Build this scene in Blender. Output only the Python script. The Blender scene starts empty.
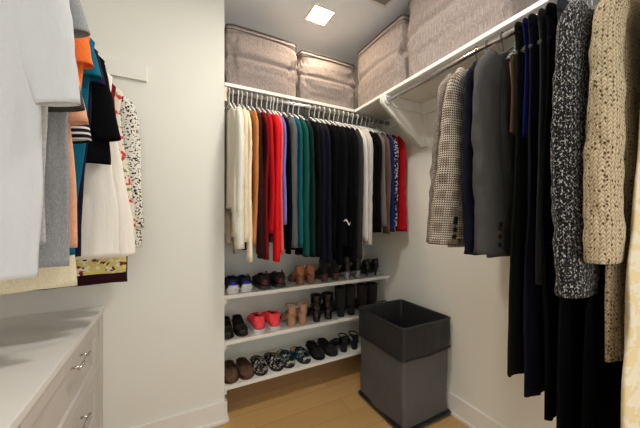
import bpy, bmesh, math, random
from mathutils import Vector, Matrix, noise
PI = math.pi
C = bpy.context.scene.collection
S = bpy.context.scene
random.seed(7)

# ------------------------------------------------------------------ camera, world, lights, exposure
YAW = math.radians(27.46); F = 281.0; H = 1.25
SN, CS = math.sin(YAW), math.cos(YAW)
cam = bpy.data.cameras.new('camera'); co = bpy.data.objects.new('camera', cam); C.objects.link(co)
co.location = (0, 0, H); co.rotation_euler = (PI / 2, 0, -YAW)
cam.sensor_width = 36; cam.lens = 36 * F / 640; cam.clip_start = 0.02
cam.shift_y = 2.5 / 640
S.camera = co
w = bpy.data.worlds.new('world'); S.world = w; w.use_nodes = True
w.node_tree.nodes['Background'].inputs[0].default_value = (1, .985, .95, 1)
w.node_tree.nodes['Background'].inputs[1].default_value = 1.85
LIGHT_BACK = 105.0      # emission of the small ceiling panel over the bins
LIGHT_FRONT = 140.0     # emission of the domed ceiling light in the middle
S.view_settings.view_transform = 'Standard'; S.view_settings.look = 'None'
S.view_settings.gamma = 1; S.view_settings.exposure = 0.0; S.view_settings.use_curve_mapping = False
ZC = 2.60; XL = -0.82; XR = 1.575; YB = 2.13; YF = 1.796; XA = 0.274; YN = -1.1

def ray(px, py=214):
    a = (px - 320) / F; b = (216.5 - py) / F
    return Vector((SN + a * CS, CS - a * SN, b))
def onY(px, py, Y):
    d = ray(px, py); return Vector((0, 0, H)) + d * (Y / d.y)
def onX(px, py, X):
    d = ray(px, py); return Vector((0, 0, H)) + d * (X / d.x)

# ------------------------------------------------------------------ materials
MC = {}
def new_mat(name):
    m = bpy.data.materials.new(name); m.use_nodes = True
    nt = m.node_tree; return m, nt, nt.nodes['Principled BSDF']
def N(nt, t, **kw):
    n = nt.nodes.new(t)
    for k, v in kw.items():
        if k.startswith('i_'):
            key = k[2:].replace('_', ' ')
            n.inputs[key].default_value = v
        else: setattr(n, k, v)
    return n
def mth(nt, op, a, b=None, c=None):
    n = nt.nodes.new('ShaderNodeMath'); n.operation = op
    for i, v in enumerate((a, b, c)):
        if v is None: continue
        if isinstance(v, (int, float)): n.inputs[i].default_value = v
        else: nt.links.new(v, n.inputs[i])
    return n.outputs[0]
def mixc(nt, f, a, b):
    n = nt.nodes.new('ShaderNodeMix'); n.data_type = 'RGBA'
    for s, v in ((0, f), (6, a), (7, b)):
        if isinstance(v, (tuple, list)): n.inputs[s].default_value = (*v, 1) if len(v) == 3 else v
        elif isinstance(v, (int, float)): n.inputs[s].default_value = v
        else: nt.links.new(v, n.inputs[s])
    return n.outputs[2]
def srgb(r, g, b):
    f = lambda c: (c / 255 / 12.92) if c / 255 <= .04045 else ((c / 255 + .055) / 1.055) ** 2.4
    return (f(r), f(g), f(b))
def coords(nt, scale=(1, 1, 1), kind='Object'):
    tc = nt.nodes.new('ShaderNodeTexCoord'); mp = nt.nodes.new('ShaderNodeMapping')
    mp.inputs['Scale'].default_value = scale
    nt.links.new(tc.outputs[kind], mp.inputs[0]); return mp.outputs[0]
def bump(nt, p, h, strength=.3, dist=.002):
    b = nt.nodes.new('ShaderNodeBump'); b.inputs['Strength'].default_value = strength; b.inputs['Distance'].default_value = dist
    nt.links.new(h, b.inputs['Height']); nt.links.new(b.outputs[0], p.inputs['Normal'])
def tex(nt, t, v, **kw):
    n = N(nt, t, **kw); nt.links.new(v, n.inputs['Vector']); return n

def plain(name, col, rough=.5, metal=0, bmp=0, scale=60, var=.04, coat=0):
    if name in MC: return MC[name]
    m, nt, p = new_mat(name)
    v = coords(nt)
    n = tex(nt, 'ShaderNodeTexNoise', v, i_Scale=scale, i_Detail=4.0)
    d = tuple(c * (1 - var) for c in col); e = tuple(min(1, c * (1 + var)) for c in col)
    nt.links.new(mixc(nt, n.outputs[0], d, e), p.inputs['Base Color'])
    p.inputs['Roughness'].default_value = rough; p.inputs['Metallic'].default_value = metal
    if coat: p.inputs['Coat Weight'].default_value = coat
    if bmp: bump(nt, p, n.outputs[0], bmp, .002)
    MC[name] = m; return m
def fabric(name, col, heather=.12, scale=380, sheen=.0, streak=False, rough=.92, spec=.15):
    if name in MC: return MC[name]
    m, nt, p = new_mat(name)
    v = coords(nt, (scale, scale, scale * (.12 if streak else .5)))
    n = tex(nt, 'ShaderNodeTexNoise', v, i_Scale=1.0, i_Detail=3.0)
    r = N(nt, 'ShaderNodeMapRange', i_From_Min=.3, i_From_Max=.7); nt.links.new(n.outputs[0], r.inputs[0])
    d = tuple(c * (1 - heather) for c in col); e = tuple(min(1, c * (1 + heather) + heather * .01) for c in col)
    nt.links.new(mixc(nt, r.outputs[0], d, e), p.inputs['Base Color'])
    p.inputs['Roughness'].default_value = rough; p.inputs['Specular IOR Level'].default_value = spec
    p.inputs['Sheen Weight'].default_value = sheen
    v2 = coords(nt, (14, 14, 4)); n2 = tex(nt, 'ShaderNodeTexNoise', v2, i_Scale=1.0, i_Detail=5.0)
    s = mth(nt, 'ADD', mth(nt, 'MULTIPLY', n2.outputs[0], 8.0), mth(nt, 'MULTIPLY', n.outputs[0], .3))
    bump(nt, p, s, .35, .003)
    MC[name] = m; return m
def uvc(nt):
    tc = nt.nodes.new('ShaderNodeTexCoord'); sp = nt.nodes.new('ShaderNodeSeparateXYZ')
    nt.links.new(tc.outputs['UV'], sp.inputs[0]); return sp.outputs[0], sp.outputs[1], tc.outputs['UV']
def striped(name, a, b, f=38, duty=.5, horiz=True):
    m, nt, p = new_mat(name); u, v, uv = uvc(nt)
    s = mth(nt, 'GREATER_THAN', mth(nt, 'FRACT', mth(nt, 'MULTIPLY', v if horiz else u, f)), duty)
    nt.links.new(mixc(nt, s, a, b), p.inputs['Base Color']); p.inputs['Roughness'].default_value = .9
    p.inputs['Specular IOR Level'].default_value = .15
    return m
def blotch(name, base, cols, scale=30, th=.55, detail=1.0):
    m, nt, p = new_mat(name); v = coords(nt)
    c = base
    for i, (cc, t) in enumerate(cols):
        v2 = coords(nt, (1 + .13 * i,) * 3)
        n = tex(nt, 'ShaderNodeTexNoise', v2, i_Scale=scale * (1 + .35 * i), i_Detail=detail)
        c = mixc(nt, mth(nt, 'GREATER_THAN', n.outputs[0], t), c, cc)
    nt.links.new(c, p.inputs['Base Color']) if not isinstance(c, tuple) else None
    p.inputs['Roughness'].default_value = .85; p.inputs['Specular IOR Level'].default_value = .2
    return m
def houndstooth(name):
    m, nt, p = new_mat(name); u, v, uv = uvc(nt)
    f = 105.0
    uu = mth(nt, 'MULTIPLY', u, f); vv = mth(nt, 'MULTIPLY', v, f)
    a = mth(nt, 'GREATER_THAN', mth(nt, 'FRACT', uu), .5); b = mth(nt, 'GREATER_THAN', mth(nt, 'FRACT', vv), .5)
    tw = mth(nt, 'GREATER_THAN', mth(nt, 'FRACT', mth(nt, 'MULTIPLY', mth(nt, 'ADD', uu, vv), 1.0)), .5)
    same = mth(nt, 'COMPARE', a, b, .1)
    patt = mth(nt, 'ADD', mth(nt, 'MULTIPLY', same, a), mth(nt, 'MULTIPLY', mth(nt, 'SUBTRACT', 1.0, same), tw))
    ch = mth(nt, 'GREATER_THAN', mth(nt, 'FRACT', mth(nt, 'MULTIPLY', v, 15.0)), .55)
    cv = mth(nt, 'GREATER_THAN', mth(nt, 'FRACT', mth(nt, 'MULTIPLY', u, 15.0)), .55)
    k = mth(nt, 'MAXIMUM', ch, cv)
    c1 = mixc(nt, patt, srgb(164, 150, 134), srgb(62, 47, 41))
    c2 = mixc(nt, patt, srgb(206, 194, 178), srgb(26, 19, 17))
    nt.links.new(mixc(nt, k, c1, c2), p.inputs['Base Color']); p.inputs['Roughness'].default_value = .95
    p.inputs['Specular IOR Level'].default_value = .1
    bump(nt, p, patt, .2, .001); return m
def knit(name, hi, lo, fu=75, fv=110, holes=None, marl=None, bs=.9):
    m, nt, p = new_mat(name); u, v, uv = uvc(nt)
    n0 = tex(nt, 'ShaderNodeTexNoise', uv, i_Scale=38.0, i_Detail=2.0)
    wob = mth(nt, 'MULTIPLY', mth(nt, 'SUBTRACT', n0.outputs[0], .5), .012)
    fr = mth(nt, 'FRACT', mth(nt, 'MULTIPLY', mth(nt, 'ADD', u, wob), fu))
    tri = mth(nt, 'ABSOLUTE', mth(nt, 'SUBTRACT', fr, .5))
    col = mth(nt, 'SINE', mth(nt, 'MULTIPLY', fr, PI))
    ph = mth(nt, 'ADD', mth(nt, 'MULTIPLY', mth(nt, 'ADD', v, wob), fv), mth(nt, 'MULTIPLY', tri, 1.6))
    st = mth(nt, 'ADD', mth(nt, 'MULTIPLY', mth(nt, 'SINE', mth(nt, 'MULTIPLY', ph, 2 * PI)), .5), .5)
    h = mth(nt, 'MULTIPLY', mth(nt, 'ADD', mth(nt, 'MULTIPLY', st, .7), .3), mth(nt, 'ADD', mth(nt, 'MULTIPLY', col, .7), .3))
    c = mixc(nt, mth(nt, 'SMOOTH_MIN', mth(nt, 'MULTIPLY', h, 1.5), 1.0, .1), lo, hi)  # crevice shade between stitches put into the colour by stitch height
    if marl:
        n = tex(nt, 'ShaderNodeTexNoise', coords(nt, (1, .7, 1), 'UV'), i_Scale=marl[2], i_Detail=3.0, i_Roughness=.7)
        sel = mth(nt, 'GREATER_THAN', n.outputs[0], marl[1])
        c = mixc(nt, mth(nt, 'MULTIPLY', sel, mth(nt, 'GREATER_THAN', h, .33)), c, marl[0])
    if holes:
        vo = tex(nt, 'ShaderNodeTexVoronoi', coords(nt, (1, .8, 1), 'UV'), i_Scale=holes[0], i_Randomness=.55)
        hl = mth(nt, 'LESS_THAN', vo.outputs[0], holes[1])
        big = tex(nt, 'ShaderNodeTexNoise', uv, i_Scale=14.0)
        hl = mth(nt, 'MULTIPLY', hl, mth(nt, 'GREATER_THAN', big.outputs[0], .37))
        c = mixc(nt, hl, c, holes[2]); h = mth(nt, 'SUBTRACT', h, mth(nt, 'MULTIPLY', hl, .8))
    nt.links.new(c, p.inputs['Base Color']); p.inputs['Roughness'].default_value = .95
    p.inputs['Specular IOR Level'].default_value = .1; p.inputs['Sheen Weight'].default_value = .1
    bump(nt, p, h, bs, .004); return m
def emis(name, col, st):
    m, nt, p = new_mat(name); p.inputs['Base Color'].default_value = (*col, 1)
    p.inputs['Emission Color'].default_value = (*col, 1); p.inputs['Emission Strength'].default_value = st; return m

WALL = plain('wall_paint', srgb(229, 228, 218), .75, bmp=.05, scale=180, var=.01)
TRIM = plain('trim_paint', srgb(232, 229, 221), .42, var=.01)
SHELFM = plain('shelf_paint', srgb(230, 228, 220), .42, var=.01)
CEIL = plain('ceiling_paint', srgb(238, 247, 255), .85, bmp=.05, scale=150, var=.01)
CHROME = plain('chrome', (.62, .6, .58), .16, 1, var=.02)
BRONZE = plain('dark_metal', (.05, .045, .04), .3, 1)
WPLAST = plain('white_plastic', srgb(226, 226, 222), .35, var=.01)
BPLAST = plain('black_plastic', (.012, .012, .012), .4)
def clearmat():
    m, nt, p = new_mat('clear_plastic'); p.inputs['Base Color'].default_value = (.93, .94, .93, 1)
    p.inputs['Roughness'].default_value = .12; p.inputs['Transmission Weight'].default_value = .93; p.inputs['IOR'].default_value = 1.4
    return m
CLEAR = clearmat()
def wood_floor():
    m, nt, p = new_mat('oak_floor')
    v = coords(nt, (1, 1, 1))
    br = tex(nt, 'ShaderNodeTexBrick', v, offset=.37, i_Scale=1.0, i_Mortar_Size=.0012, i_Brick_Width=1.6, i_Row_Height=.15)
    br.inputs['Color1'].default_value = (*srgb(206, 166, 108), 1); br.inputs['Color2'].default_value = (*srgb(190, 148, 92), 1)
    br.inputs['Mortar'].default_value = (*srgb(140, 104, 64), 1)
    g = tex(nt, 'ShaderNodeTexNoise', coords(nt, (2.2, 34, 1)), i_Scale=1.6, i_Detail=6.0)
    nt.links.new(mixc(nt, mth(nt, 'MULTIPLY', g.outputs[0], .5), br.outputs[0], srgb(174, 130, 76)), p.inputs['Base Color'])
    p.inputs['Roughness'].default_value = .42; bump(nt, p, g.outputs[0], .08, .001); return m

# ------------------------------------------------------------------ object helpers
def link(name, me, m, parent=None, smooth=False):
    o = bpy.data.objects.new(name, me); C.objects.link(o)
    if m is not None and not me.materials: me.materials.append(m)
    if smooth:
        for q in me.polygons: q.use_smooth = True
    if parent: o.parent = parent
    return o
def tag(o, label=None, cat=None, group=None, kind=None):
    if label: o['label'] = label
    if cat: o['category'] = cat
    if group: o['group'] = group
    if kind: o['kind'] = kind
    return o
def empty(name, loc=(0, 0, 0), rz=0, label=None, cat=None, group=None):
    o = bpy.data.objects.new(name, None); C.objects.link(o); o.location = loc; o.rotation_euler = (0, 0, rz)
    o.empty_display_size = .05
    return tag(o, label, cat, group)
def dup(o, parent=None):
    c = o.copy(); C.objects.link(c); c.parent = parent
    for ch in list(o.children): dup(ch, c)
    return c
def boxes_mesh(name, bs, bev=0):
    bm = bmesh.new()
    for b in bs:
        x0, y0, z0, x1, y1, z1 = b
        r = bmesh.ops.create_cube(bm, size=1)
        for v in r['verts']:
            v.co = Vector(((x0 + x1) / 2 + v.co.x * (x1 - x0), (y0 + y1) / 2 + v.co.y * (y1 - y0), (z0 + z1) / 2 + v.co.z * (z1 - z0)))
    if bev: bmesh.ops.bevel(bm, geom=bm.edges[:], offset=bev, segments=2, affect='EDGES', profile=.7)
    me = bpy.data.meshes.new(name); bm.to_mesh(me); bm.free(); return me
def box(name, b, m, parent=None, bev=0): return link(name, boxes_mesh(name, [b], bev), m, parent)
def struct(name, b, m, bev=0): return tag(box(name, b, m, None, bev), kind='structure')
def loft_mesh(name, rings, cap0=True, cap1=True, closed=True):
    n = len(rings[0]); vs = [tuple(p) for r in rings for p in r]; fs = []; uvs = []
    # arc-length uv in metres
    L = [0]
    for i in range(1, len(rings)):
        L.append(L[-1] + sum((rings[i][k] - rings[i - 1][k]).length for k in range(0, n, max(1, n // 6))) / len(range(0, n, max(1, n // 6))))
    A = []
    ref = max(rings, key=lambda r: sum((r[k] - r[k - 1]).length for k in range(1, n)))
    a = [0]
    for k in range(1, n + 1): a.append(a[-1] + (ref[k % n] - ref[k - 1]).length)
    kk = n if closed else n - 1
    for i in range(len(rings) - 1):
        for k in range(kk):
            k2 = (k + 1) % n
            fs.append((i * n + k, i * n + k2, (i + 1) * n + k2, (i + 1) * n + k))
            uvs += [(a[k], -L[i]), (a[k + 1], -L[i]), (a[k + 1], -L[i + 1]), (a[k], -L[i + 1])]
    for cap, i in ((cap0, 0), (cap1, len(rings) - 1)):
        if cap:
            f = tuple(i * n + k for k in range(n)); fs.append(f if i else f[::-1]); uvs += [(0, 0)] * n
    me = bpy.data.meshes.new(name); me.from_pydata(vs, [], fs)
    ul = me.uv_layers.new(name='UVMap')
    for q, uv in zip(ul.data, uvs): q.uv = uv
    bm = bmesh.new(); bm.from_mesh(me); bmesh.ops.recalc_face_normals(bm, faces=bm.faces[:]); bm.to_mesh(me); bm.free()
    return me
def tube_rings(pts, r, seg=8):
    pts = [Vector(p) for p in pts]; rings = []; up = None
    for i, p in enumerate(pts):
        t = (pts[min(i + 1, len(pts) - 1)] - pts[max(i - 1, 0)]).normalized()
        if up is None: up = Vector((0, 0, 1)) if abs(t.z) < .9 else Vector((0, 1, 0))
        a = t.cross(up).normalized(); b = a.cross(t).normalized(); up = b
        rr = r[i] if isinstance(r, (list, tuple)) else r
        rings.append([p + a * math.cos(2 * PI * k / seg) * rr + b * math.sin(2 * PI * k / seg) * rr for k in range(seg)])
    return rings
def tube(name, pts, r, m, parent=None, seg=8): return link(name, loft_mesh(name, tube_rings(pts, r, seg)), m, parent, True)
def merge_tubes(name, lst, m, parent=None, seg=6):
    bm = bmesh.new()
    for pts, r in lst:
        me = loft_mesh('t', tube_rings(pts, r, seg)); bm.from_mesh(me); bpy.data.meshes.remove(me)
    me = bpy.data.meshes.new(name); bm.to_mesh(me); bm.free(); return link(name, me, m, parent, True)
def prism(name, poly, axis, a, b, m, parent=None, bev=0):
    # poly: 2D points; axis 'x' -> (y,z), 'y' -> (x,z), 'z' -> (x,y)
    def P(p, t): return {'x': (t, p[0], p[1]), 'y': (p[0], t, p[1]), 'z': (p[0], p[1], t)}[axis]
    n = len(poly); vs = [P(p, a) for p in poly] + [P(p, b) for p in poly]
    fs = [tuple(range(n)), tuple(range(2 * n - 1, n - 1, -1))] + [(i, (i + 1) % n, n + (i + 1) % n, n + i) for i in range(n)]
    me = bpy.data.meshes.new(name); me.from_pydata(vs, [], fs)
    bm = bmesh.new(); bm.from_mesh(me); bmesh.ops.recalc_face_normals(bm, faces=bm.faces[:])
    if bev: bmesh.ops.bevel(bm, geom=bm.edges[:], offset=bev, segments=2, affect='EDGES')
    bm.to_mesh(me); bm.free(); return link(name, me, m, parent)
def nz(*v): return noise.noise(Vector(v))
def sm(t): t = max(0, min(1, t)); return t * t * (3 - 2 * t)
def lerp(a, b, t): return a + (b - a) * t

# ------------------------------------------------------------------ the room
struct('floor', (XL - .1, YN - .1, -.1, XR + .1, YB + .1, 0), wood_floor())
struct('ceiling', (XL - .1, YN - .1, ZC, XR + .1, YB + .1, ZC + .1), CEIL)
struct('wall_right', (XR, YN - .1, 0, XR + .1, YB + .1, ZC), WALL)
struct('wall_back', (XA - .1, YB, 0, XR, YB + .1, ZC), WALL)
struct('wall_left', (XL - .1, YN - .1, 0, XL, YF + .1, ZC), WALL)
struct('wall_partition', (XL, YF, 0, XA, YB, ZC), WALL)
def baseboard(name, x0, y0, x1, y1, d):  # d: outward direction
    hgt = .125; th = .014
    o = []
    if abs(d[1]):
        a, b = sorted((y0, y0 + d[1] * th)); a2, b2 = sorted((y0, y0 + d[1] * (th + .012)))
        bs = [(x0, a, 0, x1, b, hgt), (x0, a2, 0, x1, b2, .018)]
    else:
        a, b = sorted((x0, x0 + d[0] * th)); a2, b2 = sorted((x0, x0 + d[0] * (th + .012)))
        bs = [(a, y0, 0, b, y1, hgt), (a2, y0, 0, b2, y1, .018)]
    tag(link(name, boxes_mesh(name, bs, .003), TRIM), kind='structure')
baseboard('baseboard_partition', -.30, YF, XA + .012, YF, (0, -1))
baseboard('baseboard_alcove', XA, YF - .02, XA, YB, (1, 0))
baseboard('baseboard_right', XR, YN, XR, YB, (-1, 0))
baseboard('baseboard_back', XA, YB, XR, YB, (0, -1))

# ------------------------------------------------------------------ ceiling lights and vent
def panel_light(x, y, s, st, label, col=(1, .80, .60)):
    r = empty('ceiling_light', (x, y, ZC), 0, label, 'ceiling light')
    bm = []
    t = s / 2; f = .016
    bm = [(-t, -t, -.012, t, -t + f, 0), (-t, t - f, -.012, t, t, 0), (-t, -t + f, -.012, -t + f, t - f, 0), (t - f, -t + f, -.012, t, t - f, 0)]
    link('frame', boxes_mesh('frame', bm, .002), TRIM, r)
    box('diffuser', (-t + f, -t + f, -.009, t - f, t - f, -.003), emis('lamp_glow_%d' % int(st * 10), col, st), r)
    return r
panel_light(.865, 1.665, .168, LIGHT_BACK, 'square flush ceiling light above the two bins on the back shelf')
panel_light(.56, .86, .22, LIGHT_FRONT, 'square flush ceiling light over the middle of the closet floor', (1, .94, .86))
v = empty('ceiling_vent', (1.11, 1.315, ZC), 0, 'small square white ceiling vent above the right shelf', 'vent')
link('frame', boxes_mesh('frame', [(-.1, -.1, -.008, .1, -.085, 0), (-.1, .085, -.008, .1, .1, 0), (-.1, -.085, -.008, -.085, .085, 0), (.085, -.085, -.008, .1, .085, 0)], .002), TRIM, v)
link('grille', boxes_mesh('grille', [(-.085, -.085, -.002, .085, .085, 0)] + [(-.08 + .022 * i, -.085, -.006, -.072 + .022 * i, .085, -.002) for i in range(8)]), plain('vent_grey', srgb(150, 150, 150), .6), v)

# ------------------------------------------------------------------ shelves, cleats, bracket, rods
ZS = 2.07; ST = .02; XS = 1.231; YS = 1.787
tag(box('hanging_shelf', (XA, YS, ZS - ST, XR, YB, ZS), SHELFM, None, .002), 'long white shelf on the back wall carrying two grey fabric bins', 'shelf')
tag(box('hanging_shelf', (XS, YN + .3, ZS - ST, XR, YS, ZS), SHELFM, None, .002), 'long white shelf on the right wall carrying the larger grey bins', 'shelf')
tag(box('shelf_cleat', (XA, YS + .01, ZS - ST - .09, XA + .018, YB, ZS - ST), plain('cleat_cream', srgb(228, 212, 186), .5), None, .002), 'short cream cleat under the left end of the back shelf', 'cleat')
tag(box('shelf_cleat', (XA + .02, YB - .018, ZS - ST - .09, XR - .02, YB, ZS - ST), TRIM, None, .002), 'long white cleat along the back wall under the shelf', 'cleat')
tag(box('shelf_cleat', (XR - .018, YN + .3, ZS - ST - .085, XR, YB - .02, ZS - ST), TRIM, None, .002), 'long white cleat along the right wall under the shelf', 'cleat')
tag(box('wall_cleat', (XL, YF - .018, 1.981, -.131, YF, 2.066), TRIM, None, .002), 'white wooden board fixed to the wall beside the left rod of clothes', 'cleat')
def shoe_shelf(zb, label):
    r = empty('shoe_shelf', (XA, YS, zb), 0, label, 'shelf')
    box('board', (0, 0, 0, XR - XA, YB - YS, .024), SHELFM, r, .002)
    box('cleat', (XR - XA - .016, .02, -.035, XR - XA - .0005, YB - YS - .001, 0), SHELFM, r, .001)
    box('cleat', (.0005, .02, -.035, .016, YB - YS - .001, 0), SHELFM, r, .001)
ZSH = [.186, .462, .743]
shoe_shelf(ZSH[2], 'top white shoe shelf holding sneakers and tan heels')
shoe_shelf(ZSH[1], 'middle white shoe shelf holding coral sneakers and boots')
shoe_shelf(ZSH[0], 'lowest white shoe shelf holding slippers and slides')

XRR, ZR = 1.240, 2.012; YRR = 1.782
def bracket(y, label):
    r = empty('shelf_bracket', (XR, y, ZS - ST), 0, label, 'bracket')
    n = 10; pts = [(-.02, 0), (-.02, -.30), (-.035, -.30)]
    cx, cz, R = XRR - XR, ZR - (ZS - ST), .042
    for i in range(n + 1):
        a = math.radians(235 - 145 * i / n); pts.append((cx + R * math.cos(a), cz + R * math.sin(a)))
    pts = [p for p in pts if p[1] <= 0]
    pts.append((cx + .02, 0))
    prism('plate', pts, 'y', -.012, .012, TRIM, r, .002)
    box('back_board', (-.0199, -.045, -.31, 0, .03, -.087), TRIM, r, .002)
    box('arm', (cx + .03, -.02, -.075, -.02, -.012, -.002), TRIM, r, .001)
    link('rod_cup', loft_mesh('rod_cup', tube_rings([(cx, -.0125, cz), (cx, -.028, cz)], .026, 20)), TRIM, r, False)
    link('screw', loft_mesh('screw', tube_rings([(cx - .018, -.028, cz + .012), (cx - .018, -.030, cz + .012)], .004, 10)), CHROME, r)
bracket(1.446, 'white wooden bracket at far end of the right shelf holding the chrome rod')
bracket(-.2, 'white wooden bracket near the doorway end of right shelf')
def rod(name, a, b, m, label, r=.0155):
    return tag(link(name, loft_mesh(name, tube_rings([a, b], r, 20)), m, None, True), label, 'rod')
rod('closet_rod', (XA + .018, YRR, ZR), (XR - .018, YRR, ZR), plain('rod_grey', (.35, .33, .3), .3, .9), 'grey metal closet rod under the back shelf')
rod('closet_rod', (XRR, 1.418, ZR), (XRR, -.172, ZR), CHROME, 'shiny chrome closet rod under the right shelf')
XLR = -.43
rod('closet_rod', (XLR, YF - .018, ZR), (XLR, YN, ZR), CHROME, 'chrome closet rod over the dresser on the left')

# ------------------------------------------------------------------ fabric bins
def bin_mat():
    m, nt, p = new_mat('heathered_grey_canvas')
    n = tex(nt, 'ShaderNodeTexNoise', coords(nt, (260, 260, 9)), i_Scale=1.4, i_Detail=3.0)
    n1 = tex(nt, 'ShaderNodeTexNoise', coords(nt, (60, 60, 420)), i_Scale=1.0, i_Detail=3.0)
    s = mth(nt, 'ADD', mth(nt, 'MULTIPLY', n.outputs[0], .7), mth(nt, 'MULTIPLY', n1.outputs[0], .3))
    r = N(nt, 'ShaderNodeMapRange', i_From_Min=.36, i_From_Max=.64); nt.links.new(s, r.inputs[0])
    nt.links.new(mixc(nt, r.outputs[0], srgb(122, 112, 107), srgb(164, 152, 145)), p.inputs['Base Color'])
    p.inputs['Roughness'].default_value = .9; p.inputs['Specular IOR Level'].default_value = .2
    n2 = tex(nt, 'ShaderNodeTexNoise', coords(nt, (9, 9, 16)), i_Scale=1.0, i_Detail=4.0, i_Distortion=.8)
    bump(nt, p, mth(nt, 'ADD', mth(nt, 'MULTIPLY', n2.outputs[0], 6.0), mth(nt, 'MULTIPLY', s, .4)), .5, .003)
    return m
BINM = bin_mat(); PIPE = fabric('bin_piping', srgb(98, 88, 84))
def fabric_bin(x0, y0, x1, y1, h, seed, face, label, sag=0.0, bulge=.02):
    cx, cy = (x0 + x1) / 2, (y0 + y1) / 2; W, D = (x1 - x0) / 2, (y1 - y0) / 2
    r = empty('fabric_bin', (cx, cy, ZS + .001), 0, label, 'storage bin')
    def ring(z, off=0.0, M=160, hh=h):
        pts = []
        t = z / h
        for k in range(M):
            a = 2 * PI * k / M; c, s = math.cos(a), math.sin(a)
            e = .16
            x = (abs(c) ** e) * (1 if c >= 0 else -1); y = (abs(s) ** e) * (1 if s >= 0 else -1)
            q = max(abs(x), abs(y)); x /= max(q, 1e-6) if False else 1
            # bulge outwards in mid-height; creases around mid
            bl = bulge * math.sin(PI * min(1, t)) * (1 - min(1, min(abs(x), abs(y))) ** 3)
            cr = -.010 * math.exp(-((t - .52 - .05 * nz(a * 1.2, seed, 2)) / .035) ** 2)
            wn = .018 * nz(x * 3 + seed, y * 3, t * 3) + .010 * (.5 - abs(nz(x * 5 + t * 2, y * 5 + seed, t * 5)) * 2)
            o = off + (bl + cr + wn) * (.15 + .85 * math.sin(PI * min(1, max(0, t))))
            zz = z - sag * t * t * (abs(x * y)) ** 2 + .0 
            pts.append(Vector((x * (W - bulge * .6 + o), y * (D - bulge * .6 + o), zz)))
        return pts
    hl = h * .93
    rings = [ring(0, -.012)] + [ring(hl * i / 40) for i in range(41)]
    rings += [[p + Vector((0, 0, 0)) for p in ring(hl, -.01)]]
    link('body', loft_mesh('body', rings), BINM, r, True)
    # lid: shallow band plus domed top
    lr = []
    base = ring(hl, .003)
    lr.append(ring(hl, -.008)); lr.append(base)
    for i in range(1, 4): lr.append([Vector((p.x, p.y, lerp(hl, h, i / 3) + .0)) for p in ring(hl, .003 - .0008 * i * i)])
    for i in range(1, 9):
        f = 1 - i / 8.5
        lr.append([Vector((p.x * f, p.y * f, h + .018 * (1 - f * f) + .006 * nz(p.x * f * 8, p.y * f * 8, seed))) for p in base])
    link('lid', loft_mesh('lid', lr), BINM, r, True)
    for nm, zz in (('piping', h),):
        b = ring(hl, .002)
        pts = [Vector((p.x, p.y, zz)) for p in b] + [Vector((b[0].x, b[0].y, zz))]
        tube(nm, pts, .004, PIPE, r, 6)
    b = ring(hl, .004); pts = [Vector((p.x, p.y, hl)) for p in b] + [Vector((b[0].x, b[0].y, hl))]
    tube('zipper', pts, .0028, plain('zipper_grey', srgb(70, 62, 58), .5), r, 6)
    # webbing handle on one end
    if face == 'x': hp = [(-W - .004 + .0, -.07, h * .60), (-W - .022, -.05, h * .62), (-W - .024, .05, h * .62), (-W - .004, .07, h * .60)]
    else: hp = [(-.07, -D - .0, h * .60), (-.05, -D - .014, h * .62), (.05, -D - .014, h * .62), (.07, -D - .0, h * .60)]
    if face: tube('handle', hp, .007, plain('handle_tan', srgb(190, 170, 150), .8), r, 8)
fabric_bin(XA + .008, YS + .006, .772, YB - .03, .375, 1.3, None, 'grey fabric storage bin at the left end of the back shelf', .03, .022)
fabric_bin(.784, YS + .018, 1.268, YB - .03, .355, 4.1, None, 'grey fabric storage bin second from left on the back shelf, under the ceiling light', .03, .022)
fabric_bin(XS + .004, 1.288, XR - .012, 1.797, .425, 7.7, None, 'grey fabric storage bin at the corner end of the right shelf', .03, .018)
fabric_bin(XS + .002, .665, XR - .012, 1.278, .50, 9.2, None, 'largest grey fabric storage bin on the right shelf, cut off by the photo top', .03, .018)

# ------------------------------------------------------------------ dresser
DX = -.319; DZ = .791
WHITEP = plain('dresser_paint', srgb(204, 198, 192), .38, var=.01)
dr = empty('dresser', (XL, 0, 0), 0, 'low pale grey dresser with shaker drawers against the left wall', 'dresser')
DW = DX - XL
y0, y1 = -.5, YF - .002
link('body', boxes_mesh('body', [(.001, y0, .0, DW - .035, y1, DZ - .03)], .001), WHITEP, dr)
box('end_filler', (DW - .035, 1.70, .0, DW - .004, y1, DZ - .03), WHITEP, dr, .001)
box('top', (.001, y0 - .01, DZ - .026, DW, y1, DZ), plain('dresser_top', srgb(232, 230, 226), .3, var=.01), dr, .003)
def drawer(ya, yb, za, zb, hy=None):
    xf = DW - .006; fr = .05
    bs = [(xf - .012, ya + .002, za + .002, xf - .008, yb - .002, zb - .002),
          (xf - .013, ya, za, xf, yb, za + fr), (xf - .013, ya, zb - fr, xf, yb, zb), (xf - .013, ya, za + fr, xf, ya + fr, zb - fr), (xf - .013, yb - fr, za + fr, xf, yb, zb - fr)]
    d = link('drawer', boxes_mesh('drawer', [(xf - .024, ya, za, xf - .013, yb, zb)] + bs[1:], .0015), WHITEP, dr)
    hy = (ya + yb) / 2 if hy is None else hy; hz = zb - .045
    hz = (za + zb) / 2 + .07; hy += .05
    h = merge_tubes('handle', [([(xf - .004, hy - .055, hz), (xf + .026, hy - .055, hz)], .0045), ([(xf - .004, hy + .055, hz), (xf + .026, hy + .055, hz)], .0045), ([(xf + .026, hy - .07, hz), (xf + .026, hy + .07, hz)], .0055)], CHROME, d, 10)
    h['label'] = 'chrome bar handle'
for (ya, yb) in ((.925, 1.69), (.15, .915), (-.49, .14)):
    for (za, zb) in ((.515, .758), (.27, .509), (.06, .264)):
        drawer(ya, yb, za, zb)

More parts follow.
